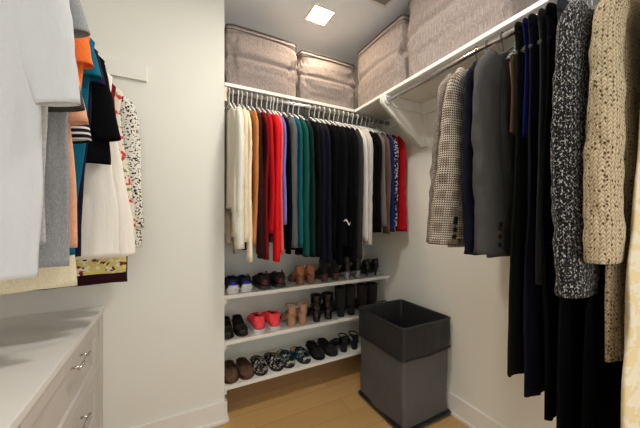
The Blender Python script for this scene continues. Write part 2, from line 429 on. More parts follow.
# ------------------------------------------------------------------ hamper
hx0, hx1, hy0, hy1, hz = 1.150, 1.552, 1.190, 1.632, .61
hcx, hcy = (hx0 + hx1) / 2, (hy0 + hy1) / 2
hm = empty('laundry_hamper', (hcx, hcy, 0), 0, 'black and charcoal fabric laundry hamper with open top in the corner', 'hamper')
def rrect(W, D, z, rad=.03, M=64, wr=0, seed=0, inset=0):
    pts = []; W -= inset; D -= inset
    for k in range(M):
        a = 2 * PI * k / M; c, s = math.cos(a), math.sin(a); e = .09
        x = (abs(c) ** e) * (1 if c >= 0 else -1); y = (abs(s) ** e) * (1 if s >= 0 else -1)
        o = wr * (nz(x * 2.5 + seed, y * 2.5, z * 5) + .5 * nz(x * 6, y * 6 + seed, z * 9))
        pts.append(Vector((x * (W + o), y * (D + o), z)))
    return pts
W2, D2 = (hx1 - hx0) / 2, (hy1 - hy0) / 2
GREYB = fabric('hamper_charcoal', srgb(84, 84, 84), .10, 500, rough=.55, spec=.4); BLK = fabric('hamper_black', srgb(34, 34, 35), .08, 500, rough=.5, spec=.4)
link('bag', loft_mesh('bag', [rrect(W2 - .008, D2 - .008, .02 + .4 * i / 24, wr=.018 * (1 - .75 * i / 24), seed=3) for i in range(25)]), GREYB, hm, True)
rr = [rrect(W2, D2, .385 + .012 * nz(0, 0, 0), wr=.004, seed=3)]
def wav(ring, amp):
    return [Vector((p.x, p.y, p.z + amp * nz(p.x * 6, p.y * 6, 4.0))) for p in ring]
rings = [wav(rrect(W2 + .001, D2 + .001, .428, wr=.008, seed=5), .02)]
for i in range(1, 13): rings.append([Vector(p) for p in wav(rrect(W2 + .001, D2 + .001, lerp(.428, hz, i / 12), wr=.009 * (1 - i / 12), seed=5), .02 * (1 - i / 12))])
rings.append(rrect(W2, D2, hz, inset=.006))
for i in range(0, 14): rings.append(rrect(W2, D2, lerp(hz - .005, .25, i / 13), inset=.008 + .022 * min(1, i / 5), wr=.006 * min(1, i / 4), seed=8))
link('liner', loft_mesh('liner', rings, cap0=False), BLK, hm, True)
b = rrect(W2 + .003, D2 + .003, .428); b = wav(rrect(W2 + .002, D2 + .002, .428, wr=.008, seed=5), .02); tube('liner_hem', b + [b[0]], .005, plain('hem_black', (.008, .008, .008), .6), hm, 6)
b = rrect(W2, D2, hz); tube('rim', b + [b[0]], .006, plain('rim_black', (.02, .02, .02), .35), hm, 8)
b = rrect(W2 + .001, D2 + .001, .018); tube('base_frame', b + [b[0]], .006, plain('rim_black', (.02, .02, .02), .35), hm, 8)
link('base', loft_mesh('base', [rrect(W2 - .004, D2 - .004, .009), rrect(W2 - .004, D2 - .004, .03)]), BLK, hm)
tube('handle', [(.06, D2 - .004, hz), (.05, D2 + .004, hz + .012), (-.05, D2 + .004, hz + .012), (-.06, D2 - .004, hz)], .005, BPLAST, hm)

# ------------------------------------------------------------------ hangers
def make_hanger(kind):
    m = {'white': WPLAST, 'clear': CLEAR, 'black': BPLAST}[kind]
    r = empty('hanger'); R = .0195; t = .003 if kind != 'black' else .0018
    pts = []
    for i in range(15):
        a = math.radians(190 - 235 * i / 14); pts.append((R * math.cos(a), 0, R * math.sin(a)))
    pts += [(.006, 0, -.028), (0, 0, -.042), (0, 0, -.074)]
    tube('hook', pts, t, CHROME if kind == 'clear' else m, r, 8)
    f = []
    for s in (-1, 1):
        f.append(([(0, 0, -.072), (s * .03, 0, -.080), (s * .10, 0, -.128), (s * .165, 0, -.185)], .0055 if kind != 'black' else .003))
    f.append(([(-.16, 0, -.187), (.16, 0, -.187)], .003))
    merge_tubes('frame', f, m, r)
    if kind == 'clear':
        link('clip', loft_mesh('clip', tube_rings([(.11, 0, -.092), (.11, 0, -.155)], [.006, .008], 10)), CLEAR, r, True)
        merge_tubes('neck_loop', [([(.018 * math.cos(a * .5), 0, -.085 + .018 * math.sin(a * .5)) for a in range(13)], .0042)], CLEAR, r, 6)
    return r
HP = {}
def place_hanger(kind, loc, rz, label, group):
    if kind not in HP: HP[kind] = make_hanger(kind); o = HP[kind]
    else: o = dup(HP[kind])
    o.location = loc; o.rotation_euler = (0, 0, rz); tag(o, label, 'hanger', group); return o

# ------------------------------------------------------------------ garments (local x = towards the aisle, y = along the rod, z = up; origin at rod centre)
def garment(name, label, cat, mat, loc, rz, L=.8, sw=.2, hw=None, th=(.014, .02), sleeve='long', sl=.62, sr=(.055, .045), sth=(.018, .022),
            fold=.008, ff=16, seed=None, drop=.115, sd=.085, lean=0.0, out=.03, hang='white', hl=None, group='clothes', res=1, smat=None, nw=.05, hemw=.006,
            buttons=False, lining=None, slean=None, taper=None, far=True, hangx=0.0, dn_=80, cuff=None, collar=None):
    seed = random.random() * 50 if seed is None else seed
    hw = sw if hw is None else hw
    root = empty(name, loc, rz, label, cat, group)
    M = 28 * res; zs = [0, .006, .014, .024, .036, .05, sd, sd + .03]
    n = int(22 * res)
    zs += [sd + .03 + (L - sd - .03) * (i + 1) / n for i in range(n)]
    rings = []
    def bring(z, ins=0, zoff=0):
        t = z / L
        w_ = lerp(nw, sw, math.sqrt(max(0, min(1, z / sd)))) if z < sd else lerp(sw - .012 * sm((z - sd) / .1), hw, sm((z - sd) / (L - sd)))
        tt = lerp(th[0], th[1], sm(t * 1.2)) * (.5 + .5 * min(1, z / .03))
        A = fold * sm(t * 1.6); pts = []
        for k in range(M):
            a = 2 * PI * k / M; c, s = math.cos(a), math.sin(a)
            u = (abs(c) ** .75) * (1 if c >= 0 else -1) * (w_ - ins); v = (abs(s) ** .9) * (1 if s >= 0 else -1) * max(.002, tt - ins)
            q = nz(u * ff + seed, z * 1.1, seed) * 1.6 + .5 * nz(u * ff * 2.3, z * 2 + seed, 3)
            v += A * q + lean * t
            u += .006 * nz(z * 6, seed, 1) * (1 if c > 0 else -1) * sm(t * 4)
            pts.append(Vector((u + hangx, v, -drop - z + zoff + hemw * sm((t - .9) * 10) * nz(u * 9, seed, 7))))
        return pts
    for z in zs: rings.append(bring(z))
    rings.append(bring(L, .003)); rings.append(bring(L - .05, .005))
    me = loft_mesh('torso', rings); link('torso', me, mat, root, True)
    smat = smat or mat
    slean = lean * .8 if slean is None else slean
    if sleeve != 'none':
        for s in (1, -1):
            if s < 0 and not far: continue
            ns = int((24 if sleeve == 'long' else 10) * res); rg = []; Ms = 18 * res
            P = []
            for i in range(ns + 1):
                t = i / ns
                if sleeve == 'long':
                    u = sw - .05 + out * (1 - math.exp(-t * 9)) + .012 * math.sin(t * 3 + seed) + .02 * sm(t * 12)
                    z = -drop - sd * .75 - sl * t
                    vv = slean * t + .010 * nz(t * 2.5, seed, 9)
                else:
                    dn = math.radians(dn_)
                    u = sw - .05 + sl * t * math.cos(dn) * 1.0; z = -drop - sd * .9 - sl * t * math.sin(dn); vv = slean * t
                P.append(Vector((u, vv, z)))
            def sring(i, ins=0):
                t = i / ns; d = (P[min(i + 1, ns)] - P[max(i - 1, 0)]).normalized()
                if sleeve == 'long' and i == 0: d = Vector((.6, 0, -.8)).normalized()
                e1 = Vector((-d.z, 0, d.x)).normalized(); e2 = Vector((0, 1, 0))
                ru = lerp(sr[0], sr[1], t) * (.75 + .25 * sm(t * 10)) - ins; rw = lerp(sth[0], sth[1], sm(t * 1.5)) - ins
                if cuff and t > 1 - cuff: ru *= .9; rw *= .9
                pts = []
                for k in range(Ms):
                    a = 2 * PI * k / Ms; c, q = math.cos(a), math.sin(a)
                    wr = 1 + .13 * nz(c * 1.3 + seed, q * 1.3 + s, t * sl * 22) * sm(t * 6) * (1 if sleeve == 'long' else .6)
                    pts.append(P[i] + e1 * ru * wr * (abs(c) ** .8) * (1 if c >= 0 else -1) + e2 * max(.002, rw) * wr * q)
                if s < 0: pts = [Vector((-p.x, p.y, p.z)) for p in pts]
                return [Vector((p.x + hangx, p.y, p.z)) for p in pts]
            rg = [sring(i) for i in range(ns + 1)]
            rg.append(sring(ns, .003)); rg.append(sring(max(0, ns - 3), .005))
            so = link('sleeve', loft_mesh('sleeve', rg), smat, root, True)
            if buttons and s > 0:
                for kb in range(4):
                    pb = P[int(ns * (.985 - .035 * kb))]
                    bx_, bz_ = pb.x + .012, pb.z + .02 + kb * .0
                    yy = pb.y - lerp(sth[0], sth[1], 1) * 1.02
                    for (dx) in (0,):
                        bu = link('button', loft_mesh('button', tube_rings([(bx_ + dx - .012, pb.y + buttons * (sth[1] + .008), bz_), (bx_ + dx - .012, pb.y + buttons * (sth[1] - .004), bz_)], (.011 if name == 'blazer' else .0085), 12)), plain('button_dark', (.015, .012, .01), .3), so)
    if collar:
        pts = []
        for k in range(19):
            a = 2 * PI * k / 18; pts.append((math.cos(a) * (nw + .005) + hangx, math.sin(a) * (th[0] + .004), -drop - .006 - .012 * abs(math.cos(a))))
        tube('collar', pts, .009, collar, root, 8)
    if hang:
        place_hanger(hang, loc, rz, hl or (hang + ' hanger of the ' + ' '.join(label.split(',')[0].split()[:11])), 'hangers')
    return root

K = lambda n, c, **k: fabric(n, srgb(*c), **k)
BLACK = fabric('black_cloth', (.0022, .0022, .0028), .2, spec=.03)
BLACK2 = fabric('soft_black_cloth', (.0035, .0035, .0045), .3, spec=.03)

# ---- back rod: (pixel of the sleeve edge, bottom pixel, type...) converted to real metres along the rod
BR = -PI / 2
FRONT = YRR - .215
LAST = [None]
def back(px, label, cat, mat, by, px2=None, **k):
    X = onY(px, 200, FRONT).x
    z = onY(px, by, FRONT).z
    Ls = ZR - .115 - z
    kw = dict(L=.62, sl=Ls - .06, sw=.205, hw=.19, th=(.010, .013), sr=(.045, .036), sth=(.012, .014), fold=.004, group='clothes on the back rod')
    name = k.pop('name', 'sweater')
    if k.get('sleeve') in ('none', 'short'): kw['L'] = Ls
    kw.update(k)
    return garment(name, label, cat, mat, (X, YRR, ZR), BR, **kw)
G = 'on the back rod'
back(236, 'thin ivory blouse, leftmost garment hung on the back rod', 'blouse', K('ivory_sheer', (214, 208, 192)), 236, name='blouse', sw=.19, L=.60)
back(240, 'off-white knit sweater, second garment from the left end of the back rod', 'sweater', K('offwhite_knit', (226, 222, 208)), 248, sr=(.055, .045), sth=(.02, .024))
back(246, 'cream long-sleeved top between the off-white sweater and the pale cream cardigan', 'top', K('cream_cloth', (224, 208, 176)), 241, name='long_sleeved_top', sth=(.014, .018))
back(250, 'pale cream cardigan with the long sleeve beside the camel top', 'cardigan', K('pale_cream', (232, 218, 190)), 261, name='cardigan')
back(255.5, 'camel brown long-sleeved top left of the dark brown one', 'top', K('camel_cloth', (190, 120, 66)), 243, name='long_sleeved_top')
back(260.5, 'very dark brown sweater between the camel top and the dark red one', 'sweater', K('dark_brown', (38, 16, 14)), 257, sth=(.016, .02))
back(266.5, 'dark wine red sweater left of the bright red ones', 'sweater', K('wine_red', (112, 12, 18)), 259)
back(271.5, 'red top with shorter sleeve between wine red and bright red sweaters', 'top', K('red_cloth', (176, 16, 24)), 232, name='long_sleeved_top', sth=(.013, .015))
back(277.5, 'bright red sweater with the longest red sleeve on the back rod', 'sweater', K('bright_red', (214, 22, 30)), 261, sth=(.016, .018))
back(281.5, 'coral pink top squeezed right of the bright red sweater', 'top', K('coral_cloth', (224, 96, 88)), 253, name='long_sleeved_top', sth=(.009, .010))
back(284.5, 'lavender blue top left of the grey sweater', 'top', K('lavender_cloth', (116, 116, 196)), 224, name='long_sleeved_top', sth=(.010, .011))
back(288.5, 'black top with hem showing below the grey sweater', 'top', BLACK, 253, name='long_sleeved_top', sth=(.010, .012), L=.78, hw=.2)
back(294, 'mid grey sweater between the lavender and teal garments', 'sweater', K('mid_grey', (84, 88, 88)), 247, sth=(.020, .026), sr=(.05, .05))
back(300.5, 'teal top right of the grey sweater', 'top', K('teal_cloth', (16, 84, 96)), 247, name='long_sleeved_top')
back(306, 'bottle green sweater right of the teal top', 'sweater', K('bottle_green', (12, 74, 66)), 256, sth=(.014, .018))
back(312, 'very dark green sweater right of the bottle green one', 'sweater', K('dark_green', (10, 34, 34)), 256)
back(318, 'charcoal black sweater left of the midnight navy tops', 'sweater', BLACK2, 256, hang='black')
back(323.5, 'left of two midnight navy tops in the middle of the back rod', 'top', K('midnight', (12, 12, 28)), 262, name='long_sleeved_top')
back(329, 'right of two midnight navy tops in the middle of the back rod', 'top', K('midnight', (12, 12, 28)), 262, name='long_sleeved_top')
back(334, 'black sweater just right of the midnight navy tops', 'sweater', BLACK, 250)
back(339, 'long black dress hanging down to the boots on the back rod', 'dress', BLACK, 264, name='dress', L=.93, hw=.21)
lg = back(345, 'black sweatshirt with a small white mark near its hem', 'sweatshirt', BLACK2, 246, name='sweatshirt', sth=(.018, .024))
back(350, 'black sweater right of the sweatshirt with the white mark', 'sweater', BLACK, 248)
back(354.5, 'long black coat left of the dark grey cardigan', 'coat', BLACK2, 262, name='coat', L=.92)
back(359.5, 'dark grey cardigan left of the pale jackets on the back rod', 'cardigan', K('dark_grey', (46, 44, 44)), 258, name='cardigan', sth=(.012, .014))
back(364.5, 'thin off-white shirt left of the pale grey jacket', 'shirt', K('offwhite_shirt', (208, 204, 196)), 240, name='shirt', sth=(.008, .01))
back(369.5, 'pale grey knit jacket with long sleeve among black clothes', 'jacket', K('pale_grey', (186, 182, 174), heather=.2), 244, name='jacket', sth=(.018, .020), sr=(.055, .045))
back(374.5, 'black blouse right of the pale grey jacket', 'blouse', BLACK, 232, name='blouse')
back(379, 'black skirt suit top near the right end of the back rod', 'top', BLACK2, 232, name='long_sleeved_top')
back(383.5, 'slim grey top near the right end of the back rod', 'top', K('slim_grey', (110, 104, 100)), 226, name='long_sleeved_top', sth=(.009, .01))
back(387, 'taupe brown top left of the royal navy one', 'top', K('taupe', (92, 72, 60)), 233, name='long_sleeved_top', sth=(.009, .011))
back(391, 'dark blue top left of the black and white patterned blouse', 'top', K('royal_navy', (22, 34, 92)), 231, name='long_sleeved_top', sth=(.010, .011))
back(395.5, 'black and white patterned blouse left of the red one', 'blouse', blotch('bw_pattern', (.012, .012, .015), [(srgb(190, 190, 196), .56)], 85), 228, name='blouse', sth=(.010, .012))
back(402, 'red blouse, rightmost garment on the back rod', 'blouse', K('cherry_red', (176, 12, 24)), 231, name='blouse', sth=(.012, .018), sr=(.05, .055))
# small white print on the sweatshirt sleeve hem
mr = []
for i in range(9):
    yy = -.026 + .052 * i / 8; zc = -.80 + .012 * math.sin(i * .9) - yy * .25; hh_ = .007 * math.sin(PI * (i + .6) / 9.2)
    xx = .218 + .034 * math.sqrt(max(0, 1 - (yy / .034) ** 2))
    mr.append([Vector((xx, yy, zc + hh_)), Vector((xx + .002, yy, zc + hh_)), Vector((xx + .002, yy, zc - hh_)), Vector((xx, yy, zc - hh_))])
lo = link('print', loft_mesh('print', mr), plain('print_white', srgb(214, 212, 208), .6), lg); lo['label'] = 'small white print near the hem'

# ---- right rod
RR = PI
def right(Y, label, cat, mat, top_hang='clear', **k):
    name = k.pop('name', 'sweater'); dx = k.pop('dx', 0)
    kw = dict(group='clothes on the right rod', hang=top_hang, fold=.006, sw=.2, th=(.012, .018))
    kw.update(k)
    return garment(name, label, cat, mat, (XRR + dx, Y, ZR), RR, **kw)
right(.815, 'brown grey tweed jacket, farthest garment on the right rod', 'jacket', blotch('tweed', srgb(120, 108, 98), [(srgb(70, 60, 54), .5), (srgb(190, 178, 166), .58)], 420), 'black', name='jacket', L=.78, sw=.20, sl=.70, sr=(.07, .06), sth=(.02, .03), th=(.012, .02), slean=-.06, res=2)
right(.765, 'brown and cream checked blazer with dark buttons on its cuff', 'blazer', houndstooth('glen_check'), 'black', name='blazer', L=.74, sw=.215, sl=.70, sr=(.07, .072), sth=(.022, .046), th=(.014, .022), slean=-.05, buttons=1, res=2)
right(.70, 'navy blue jacket between the checked blazer and the grey suit jacket', 'jacket', K('navy_suit', (10, 14, 30)), 'black', name='jacket', L=.80, sw=.20, sl=.73, sr=(.06, .06), sth=(.018, .026), th=(.012, .02), res=2)
right(.635, 'dark grey suit jacket with dark buttons on its cuff', 'jacket', K('grey_suit', (72, 70, 69), heather=.14, scale=900), 'black', name='jacket', L=.80, sw=.215, sl=.72, sr=(.07, .068), sth=(.026, .036), th=(.014, .022), buttons=1, res=2, fold=.004, far=True)
right(.59, 'tan top barely showing right of the grey suit jacket', 'top', K('tan_top', (112, 92, 72)), 'clear', name='top', sleeve='none', L=.34, sw=.155, th=(.008, .010))
right(.565, 'long black dress right of the tan top', 'dress', K('black_green', (14, 16, 14)), name='dress', sleeve='none', L=1.26, sw=.17, hw=.20, th=(.012, .016), res=2, drop=.065, sd=.02, nw=.15, fold=.012)
right(.543, 'bright blue top showing beside long black dress', 'top', K('bright_blue', (10, 16, 80)), name='top', sleeve='none', L=.42, sw=.165, th=(.008, .010), drop=.065, sd=.02, nw=.15)
right(.52, 'long dark navy trousers hung right of the bright blue top', 'trousers', K('navy_dark', (9, 9, 24)), name='trousers', sleeve='none', L=1.30, sw=.175, hw=.2, th=(.012, .016), res=2, drop=.065, sd=.02, nw=.15, fold=.014)
right(.493, 'long charcoal trousers hung between navy trousers and black slacks', 'trousers', K('charcoal_a', (36, 36, 40)), name='trousers', sleeve='none', L=.92, sw=.17, hw=.19, th=(.012, .015), res=2, drop=.065, sd=.02, nw=.15, fold=.014)
right(.465, 'long black slacks hung left of the charcoal wool top', 'trousers', BLACK, name='trousers', sleeve='none', L=1.33, sw=.18, hw=.215, th=(.014, .016), res=2, drop=.065, sd=.02, nw=.15, fold=.014)
right(.44, 'charcoal wool top left of the black and white knit', 'top', K('charcoal_b', (44, 46, 50), heather=.25), name='top', sleeve='none', L=.85, sw=.17, hw=.2, th=(.012, .015), res=2, drop=.065, sd=.02, nw=.15, fold=.010)
right(.415, 'long black gown hidden mostly behind the black and white knit', 'dress', BLACK2, name='dress', sleeve='none', L=1.36, sw=.18, hw=.24, th=(.010, .014), res=2, fold=.014)
MARL = knit('marled_knit', srgb(34, 34, 36), (.004, .004, .004), 70, 95, marl=(srgb(190, 188, 184), .55, 135.0), bs=1.0)
right(.385, 'chunky black and white marled knit sweater', 'sweater', MARL, name='sweater', L=.84, sw=.225, sl=.80, sr=(.075, .09), sth=(.026, .034), th=(.014, .022), slean=.01, out=.035, res=3, fold=.006)
right(.35, 'long black coat between the marled knit and the cream knit', 'coat', BLACK, name='coat', sleeve='none', L=1.40, sw=.19, hw=.25, th=(.010, .014), res=2, fold=.014)
CREAM = knit('cream_openwork', srgb(206, 188, 154), srgb(124, 104, 76), 80, 90, holes=(105.0, .30, srgb(88, 66, 42)), bs=1.0)
right(.312, 'cream openwork knit cardigan with a long sleeve', 'cardigan', CREAM, name='cardigan', L=1.03, sw=.215, hw=.235, sl=.70, sr=(.06, .065), sth=(.024, .032), th=(.012, .018), out=.05, res=3, fold=.008)
right(.262, 'cream and pale yellow patterned dress at the right edge with red at the neck', 'dress', blotch('cream_yellow_print', srgb(216, 204, 180), [(srgb(212, 192, 148), .52)], 40, detail=2.0), name='dress', sleeve='none', L=1.40, sw=.16, hw=.31, th=(.010, .02), res=2, fold=.012, collar=K('red_collar', (180, 24, 26)))

# ---- left rod
def left(Y, label, cat, mat, hang='white', **k):
    name = k.pop('name', 't_shirt'); dx = k.pop('dx', 0)
    kw = dict(group='clothes on the left rod', hang=hang, fold=.006, sw=.2, th=(.012, .018), sleeve='short', sl=.22, sr=(.075, .09), sth=(.014, .022), L=.72)
    kw.update(k)
    return garment(name, label, cat, mat, (XLR + dx, Y, ZR), 0, **kw)
left(.78, 'large white t-shirt, nearest garment on the left rod', 't-shirt', K('white_tee', (198, 199, 200), heather=.02), L=.77, sw=.2, hw=.185, sl=.34, sr=(.072, .036), sth=(.02, .016), th=(.018, .022), res=3, fold=.008, dn_=79)
left(.85, 'light grey heathered t-shirt behind the white t-shirt', 't-shirt', K('light_heather', (176, 176, 174), heather=.2), L=.715, sw=.19, hw=.172, res=2, sl=.12, sr=(.05, .05), th=(.012, .016))
left(.91, 'mid grey heathered t-shirt, left of the peach one', 't-shirt', K('mid_heather', (146, 148, 150), heather=.2), L=.77, sw=.21, hw=.197, res=2, sl=.12, dn_=75, sr=(.05, .05), th=(.012, .016))
left(.88, 'charcoal top with cream trimmed sleeve under the white t-shirt sleeve', 'top', K('charcoal_tee', (74, 74, 72)), name='top', L=.62, sw=.18, hw=.16, res=2, sl=.32, sr=(.05, .05), th=(.01, .01))
left(1.17, 'sheer pale yellow cream blouse hanging lowest above the dresser', 'blouse', K('pale_yellow', (228, 218, 188)), name='blouse', L=.87, sw=.13, hw=.15, sleeve='none', res=2, th=(.01, .02), fold=.012)
left(.96, 'peach short-sleeved top with a rolled sleeve', 'top', K('peach_cloth', (226, 170, 140)), name='top', L=.73, sw=.178, hw=.205, res=2, sl=.33, sr=(.045, .04))
left(1.08, 'bright orange t-shirt with open short sleeve', 't-shirt', K('orange_cloth', (240, 120, 56)), L=.7, sw=.205, hw=.14, sl=.12, sr=(.036, .038), sth=(.018, .024), res=2)
left(1.14, 'teal blue t-shirt right of the orange one', 't-shirt', K('teal_tee', (10, 96, 122)), L=.77, sw=.205, hw=.155, sl=.13, sr=(.04, .045), sth=(.02, .026), res=2)
left(1.05, 'black and white striped top', 'top', striped('bw_stripe', (.01, .01, .018), srgb(220, 218, 214), 62, .62), name='top', L=.60, sw=.16, hw=.15, sl=.36, sr=(.045, .042), sth=(.02, .024), res=2)
left(1.20, 'dark purple navy top left of the black blouse', 'top', K('purple_navy', (26, 20, 46)), name='top', L=.78, sw=.20, hw=.155, sl=.13, res=2, sr=(.045, .05))
left(1.26, 'black short-sleeved blouse above the white tops', 'blouse', BLACK2, name='blouse', L=.46, sw=.21, hw=.225, sl=.30, sr=(.045, .045), th=(.015, .02), res=2)
left(1.32, 'white crepe blouse, left one of the two with plain hems', 'blouse', K('white_crepe', (234, 230, 220), heather=.03), name='blouse', L=.80, sw=.2, hw=.245, sleeve='none', th=(.014, .022), res=2, fold=.01)
left(1.39, 'white blouse with a flat band hem, right one of the two', 'blouse', K('white_blouse', (238, 232, 222), heather=.03), name='blouse', L=.81, sw=.21, hw=.29, sleeve='none', th=(.014, .022), res=2, fold=.01)
left(1.44, 'yellow floral blouse with its hem below the white blouses', 'blouse', blotch('yellow_floral', srgb(214, 202, 120), [(srgb(120, 40, 50), .6), (srgb(230, 226, 200), .58)], 40), name='blouse', L=.88, sw=.2, hw=.25, sleeve='none', th=(.012, .025), res=2)
left(1.49, 'dark red and cream sleeved top', 'top', K('dark_red_top', (112, 22, 30)), name='top', L=.40, sw=.205, sl=.22, res=2, dn_=84, sr=(.04, .035))
left(1.54, 'pink floral cream top with coral flowers', 'top', blotch('pink_floral', srgb(228, 222, 202), [(srgb(206, 60, 72), .6), (srgb(120, 150, 90), .64)], 38), name='top', L=.76, sw=.225, hw=.275, sleeve='none', th=(.012, .02), res=2)
left(1.585, 'dark maroon top with hem below the white blouses', 'top', K('dark_maroon', (44, 14, 22)), name='top', L=.95, sw=.2, hw=.24, sleeve='none', res=2)
left(1.635, 'black and white patterned cream blouse, farthest on the left rod', 'blouse', blotch('bw_floral', srgb(230, 226, 214), [((.012, .012, .014), .57)], 120), name='blouse', L=.80, sw=.215, hw=.29, sleeve='long', out=.07, sl=.64, sr=(.04, .045), sth=(.012, .018), res=2)

# ------------------------------------------------------------------ shoes (local y from heel to toe, x width, z up)
def ends(t, a=.14, b=.22):
    e = 1
    if t < a: e = math.sqrt(max(0, 1 - (1 - t / a) ** 2))
    if t > 1 - b: e = min(e, math.sqrt(max(0, 1 - ((t - 1 + b) / b) ** 2)))
    return max(e, .04)
def make_shoe(name, kind, up, sole, accent=None, L=.25, heel=0.0, hh=.075, wid=.04, shaft=.0):
    r = empty(name); NS = 22; K_ = 15
    lift = lambda t: heel * (1 - sm((t - .12) / .5)) if heel else 0
    wd = lambda t: (wid * (.78 + .22 * sm((t - .15) / .45))) * ends(t)
    st = .024 if kind == 'sneaker' else .008 if kind != 'slide' else .02
    def hgt(t):
        if kind == 'sneaker': return lerp(hh, .045, sm((t - .3) / .4)) * (1 if t < .75 else lerp(1, .75, (t - .75) / .25))
        if kind == 'pump': return lerp(hh, .03, sm((t - .1) / .4))
        if kind in ('boot', 'bootie'): return lerp(hh, .04, sm((t - .35) / .35))
        if kind == 'slipper': return lerp(.045, .05, sm(t)) * (1 if t < .8 else lerp(1, .7, (t - .8) / .2))
        return .04
    def phi(t):
        if kind == 'sneaker': return math.radians(lerp(128, 180, sm((t - .45) / .12)))
        if kind == 'pump': return math.radians(lerp(125, 180, sm((t - .72) / .06)))
        if kind == 'slipper': return math.radians(lerp(100, 180, sm((t - .56) / .08)))
        return math.radians(lerp(128, 180, sm((t - .40) / .1)))
    # sole
    pts = []
    rings = []
    M = 28
    def outline(dz, sc):
        p = []
        for i in range(NS + 1):
            t = i / NS; p.append(Vector((wd(t) * sc, t * L, lift(t) + dz)))
        q = [Vector((-v.x, v.y, v.z)) for v in reversed(p)]
        return p + q
    so = link('sole', loft_mesh('sole', [outline(0, 1.0), outline(st * .5, 1.09), outline(st, 1.05)]), sole, r, False)
    if kind in ('sneaker', 'pump', 'boot', 'bootie', 'slipper'):
        rg = []
        for i in range(NS + 1):
            t = i / NS; P = phi(t); h = hgt(t); row = []
            for k in range(K_):
                a = lerp(-P, P, k / (K_ - 1))
                x = wd(t) * (abs(math.sin(a)) ** .75) * (1 if a >= 0 else -1); z = lift(t) + st * .9 + h * (1 - math.cos(a)) / 2
                row.append(Vector((x, t * L + (.008 * (1 - math.cos(a)) if t < .3 else 0), z)))
            rg.append(row)
        me = loft_mesh('upper', rg, False, False, closed=False)
        u = link('upper', me, up, r, True)
        md = u.modifiers.new('s', 'SOLIDIFY'); md.thickness = .003; md.offset = -1
    if kind in ('boot', 'bootie'):
        rg = []
        for i in range(11):
            t = i / 10; z = lift(.1) + st + lerp(.03, shaft, t)
            rg.append([Vector((math.cos(a) * lerp(wid * .80, wid * 1.0, t) , .042 + math.sin(a) * lerp(.040, .048, t), z)) for a in [2 * PI * k / 20 for k in range(20)]])
        rg.append([Vector((p.x * .92, .042 + (p.y - .042) * .92, p.z)) for p in rg[-1]]); rg.append([p - Vector((0, 0, .05)) for p in rg[-1]])
        link('shaft', loft_mesh('shaft', rg, False, True), up, r, True)
    if heel > .02:
        b = .030 if kind != 'stiletto' else .01
        top = outline(0, 1)
        hw_ = wid * .72
        if kind == 'pump' and accent == 'thin': hb = .006
        else: hb = wid * .62
        rg = []
        for i in range(6):
            t = i / 5; wx = lerp(hb, hw_, t ** 1.5); wy = lerp(max(hb, .008), .030, t ** 1.5)
            z = lerp(0, heel - .002, t)
            rg.append([Vector((math.cos(a) * wx, .036 + math.sin(a) * wy - (1 - t) * .004, z)) for a in [2 * PI * k / 14 for k in range(14)]])
        link('heel', loft_mesh('heel', rg), sole, r, True)
    if kind == 'sneaker':
        ac = accent or sole
        tube('laces', [(-.018, L * .52, hgt(.5) * .96 + st), (.018, L * .55, hgt(.52) * .98 + st), (-.016, L * .60, hgt(.57) + st), (.016, L * .64, hgt(.6) + st), (-.014, L * .68, hgt(.66) + st)], .0028, ac, r, 6)
        rg = []
        for i in range(5):
            z = st + .006 + i * hh * .11; s_ = 1 - i * .12
            rg.append([Vector((math.sin(a) * wid * .66 * s_, .010 + (1 - math.cos(a)) * .02 - .008 + i * .001, z)) for a in [lerp(-1.2, 1.2, k / 8) for k in range(9)]])
        h_ = link('heel_counter', loft_mesh('heel_counter', rg, False, False, False), ac, r, True)
        md = h_.modifiers.new('s', 'SOLIDIFY'); md.thickness = .004; md.offset = 0
        tube('pull_tab', [(-.006, .008, hh * .8 + st), (-.004, -.002, hh * .95 + st + .012), (.004, -.002, hh * .95 + st + .012), (.006, .008, hh * .8 + st)], .003, up, r, 6)
    if kind == 'sneaker' and sole is WS:
        rg = [[Vector((math.sin(a) * wid * (.98 - i * .1), .004 + (1 - math.cos(a)) * .03 - .010 + i * .002, st + i * .009)) for a in [lerp(-1.0, 1.0, k / 8) for k in range(9)]] for i in range(4)]
        q = link('heel_clip', loft_mesh('heel_clip', rg, False, False, False), sole, r, True)
        md = q.modifiers.new('s', 'SOLIDIFY'); md.thickness = .006; md.offset = 0
    if kind in ('slide', 'sandal'):
        box_ = link('footbed', loft_mesh('footbed', [outline(st, .98), outline(st + .004, .93)]), accent or sole, r, False)
        def strap(ya, yb, h, nm='strap'):
            rg = []
            for yy in (ya, (ya + yb) / 2, yb):
                t = yy / L; w_ = wd(t) * 1.07; row = []
                for k in range(13):
                    a = lerp(-PI / 2, PI / 2, k / 12); row.append(Vector((math.sin(a) * w_, yy, lift(t) + st * .6 + h * math.cos(a) ** .7)))
                rg.append(row)
            q = link(nm, loft_mesh(nm, rg, False, False, False), up, r, True)
            md = q.modifiers.new('s', 'SOLIDIFY'); md.thickness = .004; md.offset = 0
        if kind == 'slide': strap(L * .42, L * .80, .052)
        else:
            strap(L * .60, L * .76, .04); strap(L * .36, L * .46, .055)
            # heel cup and ankle strap
            pts = [(math.cos(a) * wid * .85, .045 + math.sin(a) * .045, heel + .065) for a in [2 * PI * k / 16 for k in range(17)]]
            tube('ankle_strap', pts, .005, up, r, 6)
            rg = []
            for i in range(4):
                z = heel + st + i * .019
                rg.append([Vector((math.sin(a) * wid * .74, .036 - math.cos(a) * .034, z)) for a in [lerp(-1.0, 1.0, k / 8) for k in range(9)]])
            q = link('heel_cup', loft_mesh('heel_cup', rg, False, False, False), up, r, True)
            md = q.modifiers.new('s', 'SOLIDIFY'); md.thickness = .004; md.offset = 0
    return r
